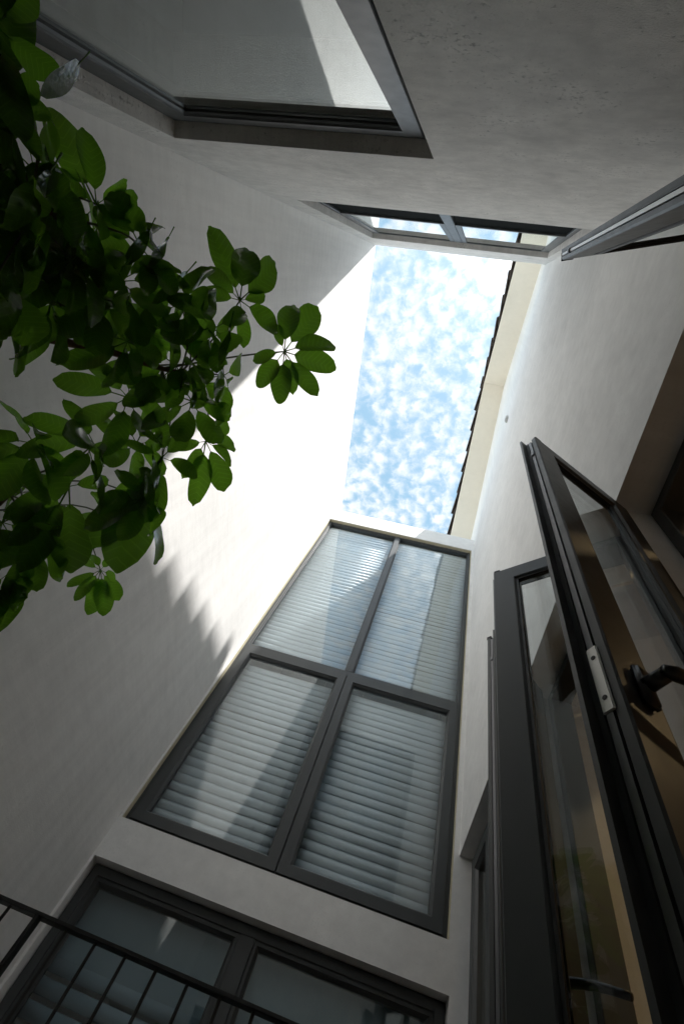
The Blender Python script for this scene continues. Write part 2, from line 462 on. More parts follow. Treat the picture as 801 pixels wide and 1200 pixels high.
# ------------------------------------------------------------------ house B: tall window with blinds
hb = tag(empty('window_house', (0, YB, LOW)), 'rendered house side with a tall four-light grey window above a lower window', 'building')
W1 = (-1.392, 0.530, 1.515, 5.876)
W2 = (-1.390, 0.545, -1.30, 1.292)
wall('wall', [XA + 0.001, XC + 0.299, W1[0], W1[1], W2[0], W2[1]], [LOW, Z_BTOP, W1[2], W1[3], W2[2], W2[3]], [W1, W2], 0.30, 'plaster', hb, MWB)

def pane(parent, mw, u0, u1, w0, w1, n, m='glass', name='pane'):
    return MB().box(u0, u1, w0, w1, n - 0.004, n).build(name, m, parent, mw)

win = MB()
mw1 = shift(MWB, -0.042)
win.ring(-1.387, 0.525, 1.520, 5.871, prof_rect(0, 0.030, -0.075, 0))
win.box(-1.357, 0.495, 3.140, 3.205, -0.075, 0.004, 0.003)             # transom
win.box(-0.462, -0.402, 3.205, 5.841, -0.075, 0.004, 0.003)            # upper mullion
win.box(-0.445, -0.429, 1.550, 3.140, -0.075, -0.004, 0.002)           # lower meeting post
w_obj = win.build('window', 'metal', hb, mw1)
w_obj['label'] = 'tall grey metal window with two fixed lights over two casements'
for (a, b) in ((-1.357, -0.462), (-0.402, 0.495)):
    MB().ring(a, b, 3.205, 5.841, prof_rect(0, 0.012, -0.05, -0.012)).build('glazing_bead', 'metal', w_obj, mw1)
    pane(w_obj, mw1, a + 0.002, b - 0.002, 3.207, 5.839, -0.032)
for (a, b) in ((-1.362, -0.440), (-0.434, 0.500)):
    MB().ring(a, b, 1.541, 3.152, prof_sash(0.066, -0.05, 0.012)).build('casement_frame', 'metal', w_obj, mw1)
    pane(w_obj, mw1, a + 0.072, b - 0.072, 1.611, 3.082, -0.02)
MB().ring(-1.3915, 0.5295, 1.5155, 5.8755, prof_rect(0, 0.004, -0.030, 0.034, .001)).build('sealant', 'sealant', w_obj, mw1)
# dark drip groove under the frame and pale sealant line
MB().box(-1.386, 0.524, 1.5196, 1.5246, 0.001, 0.020).build('drip_sill', 'metal_dark', w_obj, mw1)

mw2 = shift(MWB, -0.062)
win = MB()
win.ring(-1.385, 0.540, -1.295, 1.287, prof_rect(0, 0.050, -0.075, 0))
win.box(-0.498, -0.418, -1.245, 1.237, -0.075, 0.004, 0.003)
w_obj2 = win.build('window', 'metal', hb, mw2)
w_obj2['label'] = 'dim two-light grey window behind the railing'
for (a, b) in ((-1.335, -0.498), (-0.418, 0.490)):
    MB().ring(a, b, -1.245, 1.237, prof_sash(0.022, -0.05, -0.006)).build('casement_frame', 'metal', w_obj2, mw2)
    pane(w_obj2, mw2, a + 0.025, b - 0.025, -1.22, 1.212, -0.03)

# ------------------------------------------------------------------ house D: two recessed windows
hd = tag(empty('recessed_window_house', (0, YD, LOW)), 'rough grey rendered house side with two deeply set windows', 'building')
D1 = (0.268, 1.242, -0.30, 2.005)          # u = -x
D2 = (-0.485, 1.242, 3.335, 5.60)
wall('wall', [-XC + 0.001, -XA - 0.001, D1[0], D1[1], D2[0], D2[1]], [LOW, Z_TOP - 0.01, D1[2], D1[3], D2[2], D2[3]], [D1, D2], 0.30, 'plaster_rough', hd, MWD)
mwd = shift(MWD, -0.052)
wd = MB().ring(D1[0] + .003, D1[1] - .003, D1[2] + .003, D1[3] - .003, prof_rect(0, 0.036, -0.08, 0)).build('window', 'metal', hd, mwd)
wd['label'] = 'big recessed window reflecting the sunlit wall'
MB().ring(D1[0] + .037, D1[1] - .037, D1[2] + .037, D1[3] - .037, prof_sash(0.066, -0.06, 0.006, 0.006, 0.003, 0.012)).build('casement_frame', 'metal', wd, mwd)
pane(wd, mwd, D1[0] + .104, D1[1] - .104, D1[2] + .104, D1[3] - .104, -0.010)
mwd2 = shift(MWD, -0.046)
wd2 = MB()
wd2.ring(D2[0] + .003, D2[1] - .003, D2[2] + .003, D2[3] - .003, prof_rect(0, 0.034, -0.08, 0))
wd2.box(0.330, 0.406, D2[2] + .037, D2[3] - .037, -0.08, 0.004, 0.003)
wd2 = wd2.build('window', 'metal', hd, mwd2)
wd2['label'] = 'high two-light window under the parapet reflecting the clouds'
for (a, b) in ((D2[0] + .037, 0.330), (0.406, D2[1] - .037)):
    MB().ring(a, b, 4.20, D2[3] - .037, prof_rect(0, 0.045, -0.06, 0.003)).build('casement_frame', 'metal', wd2, mwd2)
    pane(wd2, mwd2, a + .046, b - .046, 4.246, D2[3] - .083, -0.003)
    MB().box(a + .002, b - .002, D2[2] + .038, 4.197, -0.05, -0.012, 0.003).build('dark_gap_sheet', 'gap_dark', wd2, mwd2)  # black sheet stands in for the dark room behind an open lower part

# ------------------------------------------------------------------ house C: gabled wall with casements
hc = tag(empty('gabled_house', (XC, 1.25, LOW)), 'white gabled house side with dark roof tiles and casements standing open', 'building')
RIDGE_Y, RIDGE_Z, SLOPE = 1.22, 8.08, 0.615
Y0, Y1 = -1.2, 3.95
C1 = (-0.590, 0.250, -0.36, 1.700)        # u = -y
C2 = (-1.650, -0.785, -0.36, 1.930)
C3 = (-YB - 0.012, -2.12, -0.36, 1.955)
ZR = 5.9
wall('wall', [-Y1, -Y0, C1[0], C1[1], C2[0], C2[1], C3[0], C3[1]], [LOW, ZR, C1[2], C1[3], C2[3], C3[3]], [C1, C2, C3], 0.30, 'plaster', hc, MWC)
def roof_z(y):
    return RIDGE_Z - SLOPE * abs(y - RIDGE_Y)
gv = [(XC, Y0, ZR), (XC, Y1, ZR), (XC, Y1, roof_z(Y1)), (XC, RIDGE_Y, RIDGE_Z), (XC, Y0, roof_z(Y0))]
gv += [(XC + 0.30, y, z) for (_, y, z) in gv]
mesh('gable_wall', gv, [(0, 1, 2, 3, 4), (9, 8, 7, 6, 5), (1, 6, 7, 2), (2, 7, 8, 3), (3, 8, 9, 4), (4, 9, 5, 0)], 'plaster', hc)
# roof: soffit boards over the verge, tile field, single verge tiles, ridge tiles
XV = 0.262
roof = MB()
for s in (-1, 1):
    ye = Y0 - 0.1 if s < 0 else Y1 + 0.1
    for (xa, xb, za, zb) in ((XV + 0.30, 3.6, 0.02, 0.10),):
        roof.add([(xa, RIDGE_Y, RIDGE_Z + za), (xb, RIDGE_Y, RIDGE_Z + za), (xb, ye, roof_z(ye) + za), (xa, ye, roof_z(ye) + za),
                  (xa, RIDGE_Y, RIDGE_Z + zb), (xb, RIDGE_Y, RIDGE_Z + zb), (xb, ye, roof_z(ye) + zb), (xa, ye, roof_z(ye) + zb)],
                 [(0, 1, 2, 3), (7, 6, 5, 4), (0, 3, 7, 4), (1, 5, 6, 2), (3, 2, 6, 7), (0, 4, 5, 1)])
roof = roof.build('roof', 'tile', hc)
for s in (-1, 1):
    ye = Y0 - 0.1 if s < 0 else Y1 + 0.1
    ym = RIDGE_Y + s * 0.001
    v = []
    for dz in (-0.004, 0.045):
        v += [(XV, ym, RIDGE_Z + dz), (XC + 0.02, ym, RIDGE_Z + dz), (XC + 0.02, ye, roof_z(ye) + dz), (XV, ye, roof_z(ye) + dz)]
    mesh('soffit', v, [(0, 1, 2, 3), (7, 6, 5, 4), (0, 3, 7, 4), (1, 5, 6, 2), (3, 2, 6, 7), (0, 4, 5, 1)], 'cream', hc)

def barrel(r0, r1, L, t=0.014, n=9):
    """tapered half-round tile lying along +x, convex up; r0 at the upper end, r1 at the lower end"""
    v, f = [], []
    for (x, r) in ((0, r0), (L, r1)):
        for rr in (r, r - t):
            for k in range(n):
                a = math.pi * (k / (n - 1)) * 1.12 - math.pi * 0.06
                v.append((x, math.cos(a) * rr, math.sin(a) * rr * 0.85))
    def q(a, b, k): return (a * n + k, a * n + k + 1, b * n + k + 1, b * n + k)
    for k in range(n - 1):
        f += [q(0, 2, k), q(1, 3, k), q(0, 1, k), q(2, 3, k)]
    for (k) in (0, n - 1):
        f.append((k, n + k, 3 * n + k, 2 * n + k))
    return v, f
tv, tf = barrel(0.072, 0.105, 0.42)
tile0 = None
for s in (-1, 1):
    d = Vector((0, s, -SLOPE)).normalized()
    up = Vector((0, s * SLOPE, 1)).normalized()
    gauge = 0.335
    L = (RIDGE_Y - Y0 + 0.1 if s < 0 else Y1 + 0.1 - RIDGE_Y) * math.sqrt(1 + SLOPE * SLOPE)
    k = 0
    while 0.10 + k * gauge < L - 0.1:
        p = Vector((XV + 0.046 + random.uniform(-0.007, 0.007), RIDGE_Y, RIDGE_Z + 0.040)) + d * (0.02 + k * gauge)
        yv = up.cross(d)
        tilt = Quaternion(yv, rad(-4.2 + random.uniform(-0.8, 0.8)))
        yaw = Quaternion(up, rad(random.uniform(-1.2, 1.2)))
        dd = yaw @ (tilt @ d); uu = yaw @ (tilt @ up); y2 = uu.cross(dd)
        mw = Matrix(((dd.x, y2.x, uu.x, p.x), (dd.y, y2.y, uu.y, p.y), (dd.z, y2.z, uu.z, p.z), (0, 0, 0, 1)))
        if tile0 is None:
            tile0 = mesh('verge_tile', tv, tf, 'tile', roof, mw)
        else:
            again(tile0, 'verge_tile', roof, mw)
        k += 1
rv, rf = barrel(0.095, 0.12, 0.44)
rt0 = None
for k in range(8):
    p = Vector((XV - 0.045 + 0.40 * k, RIDGE_Y, RIDGE_Z + 0.075))
    mw = Matrix.Translation(p)
    rt0 = mesh('ridge_tile', rv, rf, 'tile', roof, mw) if rt0 is None else again(rt0, 'ridge_tile', roof, mw)

# small vent cover high on the gabled wall
vb = MB().box(-0.035, 0.035, -0.05, 0.05, -0.001, 0.022, 0.004)
for i in range(3):
    vb.box(-0.026, 0.026, -0.034 + i * 0.026, -0.022 + i * 0.026, 0.022, 0.028)
vb.build('vent_cover', 'white', hc, MWC @ Matrix.Translation((-1.29, 6.12, 0)))

# fixed frames in the three openings of the gabled wall
def c_frame(hole, n):
    mw = shift(MWC, n)
    return MB().ring(hole[0] + .003, hole[1] - .003, hole[2] + .003, hole[3] - .003, prof_rect(0, 0.045, -0.085, 0)).build('window', 'metal', hc, mw), mw
f1, mf1 = c_frame(C1, -0.115)
f2, mf2 = c_frame(C2, -0.115)
f3, mf3 = c_frame((C3[0] + 0.014, C3[1], C3[2], C3[3]), -0.075)
f1['label'] = 'frame of the opening whose two leaves stand open'
mid3 = (C3[0] + 0.014 + C3[1]) / 2
for (a, b) in ((C3[0] + 0.055, mid3 - 0.002), (mid3 + 0.002, C3[1] - 0.044)):
    MB().ring(a, b, C3[2] + .046, C3[3] - .044, prof_sash(0.07, -0.06, 0.012)).build('casement_frame', 'metal', f3, mf3)
    pane(f3, mf3, a + .075, b - .075, C3[2] + .12, C3[3] - .118, -0.02)

def casement(hinge, free, z0, z1, face, label, handle_n=None, plate=False, width=0.072, T=0.048, rail='alu', lip=0.018):
    """leaf whose hinge and free corner lie on its nearer face; the body goes back along face * N"""
    h = Vector((hinge[0], hinge[1], 0)); f = Vector((free[0], free[1], 0))
    U = (f - h); L = U.length; U.normalize()
    Nn = U.cross(Vector((0, 0, 1)))
    mw = basis(U, Nn, h)
    a, b = (0, T) if face > 0 else (-T, 0)
    near, far = (a, b) if face > 0 else (b, a)
    sg = 1 if face > 0 else -1
    # cross-section: near face flat with eased edges, rebate lip on the far side
    w = width
    prof = [(0.000, near + sg * 0.003), (0.003, near), (w - 0.003, near), (w, near + sg * 0.003), (w + 0.010, near + sg * 0.016),
            (w + 0.010, far - sg * 0.016), (w, far - sg * 0.003), (w - 0.003, far), (-lip, far), (-lip, far - sg * 0.007),
            (0.000, far - sg * 0.007), (0.0, far - sg * T * .33), (0.006, far - sg * T * .36), (0.006, near + sg * T * .36), (0.0, near + sg * T * .33)]
    leaf = MB().ring(0.018, L, z0, z1, prof).build('casement', 'metal', hc, mw)
    leaf['label'] = label
    mid = (near + far) / 2
    MB().box(w + .008 + .018, L - w - .008, z0 + w + .008, z1 - w - .008, mid - .009, mid + .009).build('pane', 'glass', leaf, mw)
    for (sgn) in (-1, 1):
        n_ = mid + sgn * 0.0135
        MB().ring(w + .0055 + .018, L - w - .0055, z0 + w + .0055, z1 - w - .0055, prof_rect(0, 0.008, n_ - .0035, n_ + .0035, .001)).build('gasket', 'metal_dark', leaf, mw)
    # locking groove seen along the free edge
    MB().box(L - 0.0055, L + 0.0012, z0 + .02, z1 - .015, mid - T * .10, mid + T * .10).build('lock_rail', rail, leaf, mw)
    MB().box(L - 0.004, L + 0.005, z1 - .16, z1 - .135, mid - 0.006, mid + 0.006, 0.002).build('roller_cam', 'alu', leaf, mw)
    MB().box(L - .028, L - .002, z1 - 0.001, z1 + .010, near, near + sg * .018, 0.002).build('corner_cap', 'metal_dark', leaf, mw)
    if plate:
        pl = MB().box(L - .0005, L + .0035, 0.490, 0.606, near + sg * .014, near + sg * .031, 0.0015).build('strike_plate', 'steel', leaf, mw)
        for zz in (0.512, 0.584):
            m2 = mw @ Matrix.Translation((L + .0036, zz, near + sg * .0225)) @ Matrix.Rotation(rad(90), 4, 'Y')
            MB().tube([(0, 0, -.001), (0, 0, .0006)], .0035, 10).build('screw_hole', 'metal_dark', leaf, m2)
    if handle_n is not None:
        zc = 0.545
        o = near if handle_n == 'near' else far
        dn = -sg if handle_n == 'near' else sg
        uc = L - 0.040
        lo, hi = sorted((o, o + dn * 0.012))
        hd_ = MB().box(uc - .013, uc + .013, zc - .033, zc + .033, lo, hi, 0.004)
        hd_.tube([(uc, zc, o + dn * .010), (uc, zc, o + dn * .036)], [.0105, .0095], 14)
        pts, rr = [], []
        for i in range(11):
            t = i / 10
            pts.append((uc - t * 0.150 + 0.010, zc - 0.004 + 0.014 * math.sin(t * math.pi) - 0.012 * t, o + dn * (.040 + .012 * math.sin(t * math.pi * .9))))
            rr.append(.0098 - .0032 * t if i not in (0, 10) else .0065)
        hd_.tube(pts, rr, 12)
        hd_.build('handle', 'handle', leaf, mw, True)
    return leaf

# near leaf (handle and strike plate), its partner, and the pair of the next opening
casement((0.612, 0.586), (0.252, 0.394), -0.33, 1.680, +1, 'open leaf with black lever handle and pale strike plate', 'near', True)
casement((0.604, -0.226), (0.185, -0.116), -0.33, 1.680, -1, 'open leaf seen edge on with bright grooves', T=0.028, rail='steel', lip=0.001)  # same alloy as the others; sky reflection put into a brighter rail colour
casement((0.606, 0.802), (0.281, 1.046), -0.33, 1.900, +1, 'open leaf with wide grey stile', 'far', False, 0.085)
casement((0.606, 1.636), (0.337, 1.385), -0.33, 1.900, -1, 'open leaf hidden behind its partner')

# ------------------------------------------------------------------ rooms behind the windows
def room(name, x0, x1, y0, y1, z0, z1, m, open_side):
    t = 0.08
    mb = MB()
    mb.box(x0, x1, y0, y1, z0 - t, z0)
    mb.box(x0, x1, y0, y1, z1, z1 + t)
    if open_side != '-x': mb.box(x0 - t, x0, y0, y1, z0 - t, z1 + t)
    if open_side != '+x': mb.box(x1, x1 + t, y0, y1, z0 - t, z1 + t)
    if open_side != '-y': mb.box(x0 - t, x1 + t, y0 - t, y0, z0 - t, z1 + t)
    if open_side != '+y': mb.box(x0 - t, x1 + t, y1, y1 + t, z0 - t, z1 + t)
    return tag(mb.build(name, m), kind='structure')
room('room_behind_blinds', XA - 0.1, XC + 0.1, YB + 0.302, YB + 2.4, 1.405, 6.02, 'room_dark', '-y')
room('room_behind_railing', XA - 0.1, XC + 0.1, YB + 0.302, YB + 2.4, -1.5, 1.32, 'room_teal', '-y')
room('room_of_big_window', XA - 0.1, 0.45, YD - 2.6, YD - 0.302, FLOOR, 2.35, 'room_dark', '+y')
room('room_of_high_window', XA - 0.1, 0.50, YD - 2.2, YD - 0.302, 3.1, 5.75, 'room_dark', '+y')
room('room_with_lamps', XC + 0.302, XC + 3.0, -0.75, 3.6, FLOOR, 2.32, 'room_warm', '-x')
# inner lining of the openings and a pelmet board inside
hl = MB().box(-0.60, 0.26, 1.66, 1.70, -0.52, -0.31, 0.003).build('head_lining', 'wood', hc, MWC)
MB().box(-1.66, -0.78, 1.89, 1.93, -0.52, -0.31, 0.003).build('head_lining', 'wood', hc, MWC)

# ceiling lamps that show as warm points in the panes
def downlight(x, y, z, label):
    d = tag(empty('ceiling_downlight', (x, y, z)), label, 'lamp', 'ceiling downlights in the room')
    v, f = [], []
    n = 20
    for (r, zz) in ((0.050, 0.0), (0.046, -0.008), (0.036, -0.008), (0.034, 0.02)):
        for k in range(n):
            a = 2 * math.pi * k / n
            v.append((r * math.cos(a), r * math.sin(a), zz))
    for i in range(3):
        for k in range(n):
            f.append((i * n + k, i * n + (k + 1) % n, (i + 1) * n + (k + 1) % n, (i + 1) * n + k))
    mesh('trim_ring', v, f, 'alu', d, Matrix.Translation((x, y, z)), True)
    lv = [(0.033 * math.cos(2 * math.pi * k / n), 0.033 * math.sin(2 * math.pi * k / n), -0.002) for k in range(n)]
    mesh('bulb', lv, [tuple(range(n))], 'lamp', d, Matrix.Translation((x, y, z)))
LB = 'small warm ceiling downlight in the room behind the open casements'
for (x, y) in ((1.35, 0.15), (1.35, 1.2), (2.3, 0.15), (2.3, 1.2)):
    downlight(x, y, 2.318, LB)

# ------------------------------------------------------------------ venetian blinds
def slat_mesh(width, h=0.066, bulge=0.013):
    v, f = [], []
    n = 6
    for side in (0, 1):
        for i in range(n + 1):
            t = i / n
            z = (t - 0.5) * h
            nn = bulge * math.sin(math.pi * t) - 0.006 * (t - 0.5) - side * 0.0012
            v += [(-width / 2, z, nn), (width / 2, z, nn)]
    k = 2 * (n + 1)
    for i in range(n):
        f.append((2 * i, 2 * i + 1, 2 * i + 3, 2 * i + 2))
        f.append((k + 2 * i, k + 2 * i + 2, k + 2 * i + 3, k + 2 * i + 1))
    f += [(0, k, k + 1, 1), (2 * n, 2 * n + 1, k + 2 * n + 1, k + 2 * n)]
    for e in (0, 1):
        for i in range(n):
            f.append((2 * i + e, 2 * i + 2 + e, k + 2 * i + 2 + e, k + 2 * i + e))
    return v, f

def blind(u0, u1, w0, w1, n, label, pitch=0.064, m='slat', head=None, top=None):
    mwb = shift(MWB, n)
    uc = (u0 + u1) / 2
    root = empty('venetian_blind', mw=mwb @ Matrix.Translation((uc, w0, 0)))
    tag(root, label, 'blind', 'white slatted blinds behind the windows')
    h0 = w1 if head is None else head
    MB().box(u0, u1, h0, h0 + 0.035, -0.028, 0.020, 0.003).build('headrail', m, root, mwb)
    v, f = slat_mesh(u1 - u0)
    first = None
    w = w1 - pitch / 2
    while w > w0:
        mw = mwb @ Matrix.Translation((uc + random.uniform(-.002, .002), w + random.uniform(-.0015, .0015), 0)) @ Matrix.Rotation(rad(random.uniform(-2.0, 2.0)), 4, 'X') @ Matrix.Rotation(rad(random.uniform(-.12, .12)), 4, 'Z')
        if first is None:
            first = mesh('slat', v, f, m, root, mw, False)
            for p in first.data.polygons: p.use_smooth = len(p.vertices) == 4
        else:
            again(first, 'slat', root, mw)
        w -= pitch
    if top is not None:
        MB().box(u0, u1, w1 - 0.02, top, -0.004, 0.002).build('reflection_sheet', m, root, mwb)  # added plain sheet in place of the reflection that hides the upper slats
    for q in (0.16, 0.84):
        uu = u0 + (u1 - u0) * q
        MB().tube([(uu, h0, -0.016), (uu, w0, -0.016)], 0.0012, 5).build('lift_cord', 'cord', root, mwb)
    return root
BN = -0.118
blind(-1.385, -0.448, 3.20, 5.85, BN, 'white slatted blind behind the tall fixed light next to the sunlit blank wall')
blind(-0.416, 0.520, 3.20, 5.85, BN, 'white slatted blind behind the tall fixed light next to the gabled wall')
blind(-1.385, -0.448, 1.54, 3.04, BN, 'white slatted blind behind the casement next to the sunlit blank wall', head=3.155)
blind(-0.416, 0.520, 1.54, 3.04, BN, 'white slatted blind behind the casement next to the gabled wall', head=3.155)
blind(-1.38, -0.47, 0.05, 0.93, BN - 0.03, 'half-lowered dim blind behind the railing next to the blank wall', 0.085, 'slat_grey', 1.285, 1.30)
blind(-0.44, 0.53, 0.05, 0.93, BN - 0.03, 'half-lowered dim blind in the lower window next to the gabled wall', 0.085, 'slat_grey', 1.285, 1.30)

# pair of pull cords hanging inside the middle opening of the gabled wall
pc = tag(empty('pull_cord', (0.90, 2.02, FLOOR)), 'pair of thin pale pull cords hanging behind the open leaf glass', 'cord')
for k, y in enumerate((2.01, 2.035)):
    pts = [(0.90, y + 0.002 * math.sin(i * 1.3 + k), 1.92 - i * 0.2) for i in range(11)]
    MB().tube(pts, 0.0016, 6).build('cord', 'cord', pc, I4, True)

# ------------------------------------------------------------------ railing
RY, RZ = 2.12, 0.695
rl = tag(empty('balcony_railing', (XA, RY, FLOOR)), 'thin black metal railing in front of the lower window', 'railing')
MB().box(XA + 0.004, XC - 0.004, RY - 0.020, RY + 0.020, RZ - 0.010, RZ + 0.002, 0.002).build('top_rail', 'rail', rl)
MB().box(XA + 0.004, XC - 0.004, RY - 0.015, RY + 0.015, FLOOR + 0.09, FLOOR + 0.102, 0.002).build('bottom_rail', 'rail', rl)
x = -0.484 * RY - 2 * 0.1155
b0 = None
k = 0
while x < XC - 0.03:
    if k == 2 or k == 12:
        MB().box(x - 0.006, x + 0.006, RY - 0.024, RY + 0.018, FLOOR, RZ - 0.010, 0.001).build('post', 'rail', rl)
    else:
        if b0 is None:
            b0 = MB().tube([(0, 0, FLOOR + .102), (0, 0, RZ - .010)], 0.006, 8).build('baluster', 'rail', rl, Matrix.Translation((x, RY, 0)))
        else:
            again(b0, 'baluster', rl, Matrix.Translation((x, RY, 0)))
    x += 0.1155
    k += 1

# ------------------------------------------------------------------ umbrella tree
def ray(u, v):
    c = Vector(((u - 400.5) / FPX, (v - 600.0) / FPX, 1.0))
    return RT.transposed() @ c
def at(u, v, z):
    r = ray(u, v)
    return r * (z / r.z)

def leaflet(seed, flat=False):
    """oblong leaflet one unit long on a thin stalk: stalk 0..0.27, blade to 1.0, folded and arched"""
    rnd = random.Random(seed)
    arch = rnd.uniform(0.08, 0.46); fold = rnd.uniform(0.04, 0.22); wv = rnd.uniform(0.0, 0.028); wid = rnd.uniform(0.165, 0.215)
    tw = rnd.uniform(-0.6, 0.6); bx0 = rnd.uniform(0.17, 0.25); obov = rnd.uniform(0.85, 1.25); bend = rnd.uniform(-.06, .06)
    if flat:
        arch, fold, tw, wid = 0.10, 0.05, rnd.uniform(-.15, .15), 0.20
    v, f = [], []
    R, K = 10, 4
    def axis(x):
        return Vector((x - 0.10 * arch * x ** 3, bend * x * x, -arch * x ** 2.2))
    for i in range(R + 1):
        t = i / R
        x = bx0 + (1 - bx0) * t
        w = wid * (math.sin(math.pi * min(1, (t ** obov) * 0.93 + 0.035)) ** 0.62)
        if i == 0: w = 0.012
        if i == R: w = wid * rnd.uniform(0.10, 0.28)
        c = axis(x)
        for j in range(K + 1):
            s = (j / K - 0.5) * 2
            wob = wv * math.sin(9 * t + 2.5 * s + seed)
            yy = s * w * (1 + (0.07 * math.sin(5.1 * t + seed * 1.7 + (3 if s > 0 else 0)) if abs(s) == 1 else 0))
            zz = fold * abs(s) * w * 2.2 - 0.25 * fold * s * s * w + wob + tw * s * w * t
            tip = -0.025 * (abs(s) ** 2) if i == R else 0
            v.append((c.x + tip, c.y + yy, c.z + zz))
    for i in range(R):
        for j in range(K):
            a = i * (K + 1) + j
            f.append((a, a + 1, a + K + 2, a + K + 1))
    base = len(v)
    st = MB(); st.tube([(0, 0, 0), (bx0 * 0.5, 0, axis(bx0 * .5).z), tuple(axis(bx0 + 0.05))], [.013, .010, .009], 4, False)
    v += st.v; f += [tuple(i + base for i in q) for q in st.f]
    me = bpy.data.meshes.new('leaflet')
    me.from_pydata(v, [], f)
    for p in me.polygons: p.use_smooth = True
    me.materials.append(M['leaf'])
    return me
LEAFLETS = [leaflet(s) for s in range(14)]
FLAT = [leaflet(s, True) for s in (31, 32, 33)]

TRUNK_BASE = Vector((-1.16, 0.02, FLOOR + 0.34))
plant = tag(empty('umbrella_tree', (TRUNK_BASE.x, TRUNK_BASE.y, FLOOR + 0.02)), 'dark glossy umbrella tree with drooping fingered leaves hanging against the blank wall', 'tree')
pot = MB()
pv, pf, n = [], [], 28
for (r, z) in ((0.0, 0.0), (0.13, 0.0), (0.165, 0.30), (0.18, 0.30), (0.18, 0.36), (0.16, 0.36), (0.15, 0.31), (0.0, 0.31)):
    for k in range(n):
        a = 2 * math.pi * k / n
        pv.append((r * math.cos(a), r * math.sin(a), z))
for i in range(7):
    for k in range(n):
        pf.append((i * n + k, i * n + (k + 1) % n, (i + 1) * n + (k + 1) % n, (i + 1) * n + k))
pt = mesh('plant_pot', pv, pf, 'pot', None, Matrix.Translation((TRUNK_BASE.x, TRUNK_BASE.y, FLOOR)), True)
tag(pt, 'clay pot on the terrace holding the umbrella tree', 'pot')

def smooth_path(pts, n=5):
    pts = [Vector(p) for p in pts]
    out = []
    for i in range(len(pts) - 1):
        p0 = pts[max(i - 1, 0)]; p1 = pts[i]; p2 = pts[i + 1]; p3 = pts[min(i + 2, len(pts) - 1)]
        for k in range(n):
            t = k / n
            out.append(0.5 * ((2 * p1) + (-p0 + p2) * t + (2 * p0 - 5 * p1 + 4 * p2 - p3) * t * t + (-p0 + 3 * p1 - 3 * p2 + p3) * t ** 3))
    out.append(pts[-1])
    return out

nA = at(-25, 378, 1.02); nB = at(62, 398, 1.12); nC = at(128, 412, 1.20); nD = at(190, 432, 1.28); nE = at(236, 440, 1.34)
tp = smooth_path([TRUNK_BASE - Vector((0, 0, 0.06)), (-1.17, 0.05, 0.25), (-1.15, 0.0, 0.70), tuple(nA)])
MB().tube(tp, [0.024 - 0.009 * i / len(tp) for i in range(len(tp))], 9).build('trunk', 'bark', plant, I4, True)
bp_ = smooth_path([nA, nB, nC, nD, nE])
MB().tube(bp_, [0.0145 - 0.010 * i / len(bp_) for i in range(len(bp_))], 8).build('branch', 'bark', plant, I4, True)
nF = at(-30, 600, 0.98); nG = at(30, 560, 1.12)
b2 = smooth_path([tp[-8], tuple((Vector(tp[-8]) + nF) / 2 + Vector((0, 0, 0.02))), nF, nG])
MB().tube(b2, [0.014 - 0.009 * i / len(b2) for i in range(len(b2))], 8).build('branch', 'bark', plant, I4, True)
nH = at(-20, 210, 0.86); nI = at(60, 250, 1.0)
b3 = smooth_path([tp[-5], tuple((Vector(tp[-5]) + nH) / 2), nH, nI])
MB().tube(b3, [0.014 - 0.009 * i / len(b3) for i in range(len(b3))], 8).build('branch', 'bark', plant, I4, True)
NODES = bp_[3:] + b2[8:] + b3[8:]

# u, v, leaflet length in photo pixels, height, leaflets, tilt towards the lens, droop
LEAVES = [
    (333, 412, 60, 1.46, 8, 0.8, 6), (281, 352, 84, 1.42, 7, 0.7, 10), (241, 517, 62, 1.40, 8, 0.7, 8), (118, 668, 44, 1.30, 9, 0.8, 8),
    (199, 382, 66, 1.36, 8, 0.6, 16), (206, 428, 74, 1.34, 8, 0.5, 24), (190, 536, 62, 1.30, 8, 0.6, 18), (81, 570, 78, 1.18, 8, 0.6, 20),
    (134, 608, 42, 1.38, 8, 0.8, 8), (3, 612, 60, 1.10, 8, 0.6, 18), (10, 672, 78, 1.02, 8, 0.3, 40),
    (120, 350, 76, 1.10, 8, 0.5, 24), (113, 240, 84, 1.16, 8, 0.6, 14), (30, 262, 92, 0.92, 7, 0.4, 30), (-8, 330, 95, 0.84, 7, 0.3, 34),
    (0, 118, 100, 0.88, 8, 0.6, 14), (-6, 30, 95, 0.84, 7, 0.5, 20), (84, 305, 80, 1.02, 8, 0.4, 28), (165, 290, 66, 1.22, 8, 0.4, 30),
    (212, 356, 62, 1.32, 7, 0.5, 26), (150, 466, 64, 1.26, 8, 0.5, 24), (225, 470, 66, 1.34, 8, 0.4, 30), (170, 585, 64, 1.26, 8, 0.3, 36),
    (110, 520, 66, 1.20, 8, 0.4, 26), (40, 520, 72, 1.12, 8, 0.4, 26), (30, 596, 50, 1.30, 7, 0.7, 10), (262, 440, 56, 1.40, 7, 0.5, 24),
    (150, 400, 66, 1.22, 8, 0.4, 28), (60, 355, 80, 1.06, 8, 0.4, 26), (45, 640, 66, 1.10, 8, 0.4, 28),
    (160, 520, 58, 1.32, 8, 0.5, 20), (250, 385, 60, 1.36, 7, 0.5, 24), (15, 190, 90, 0.95, 7, 0.4, 24),
]
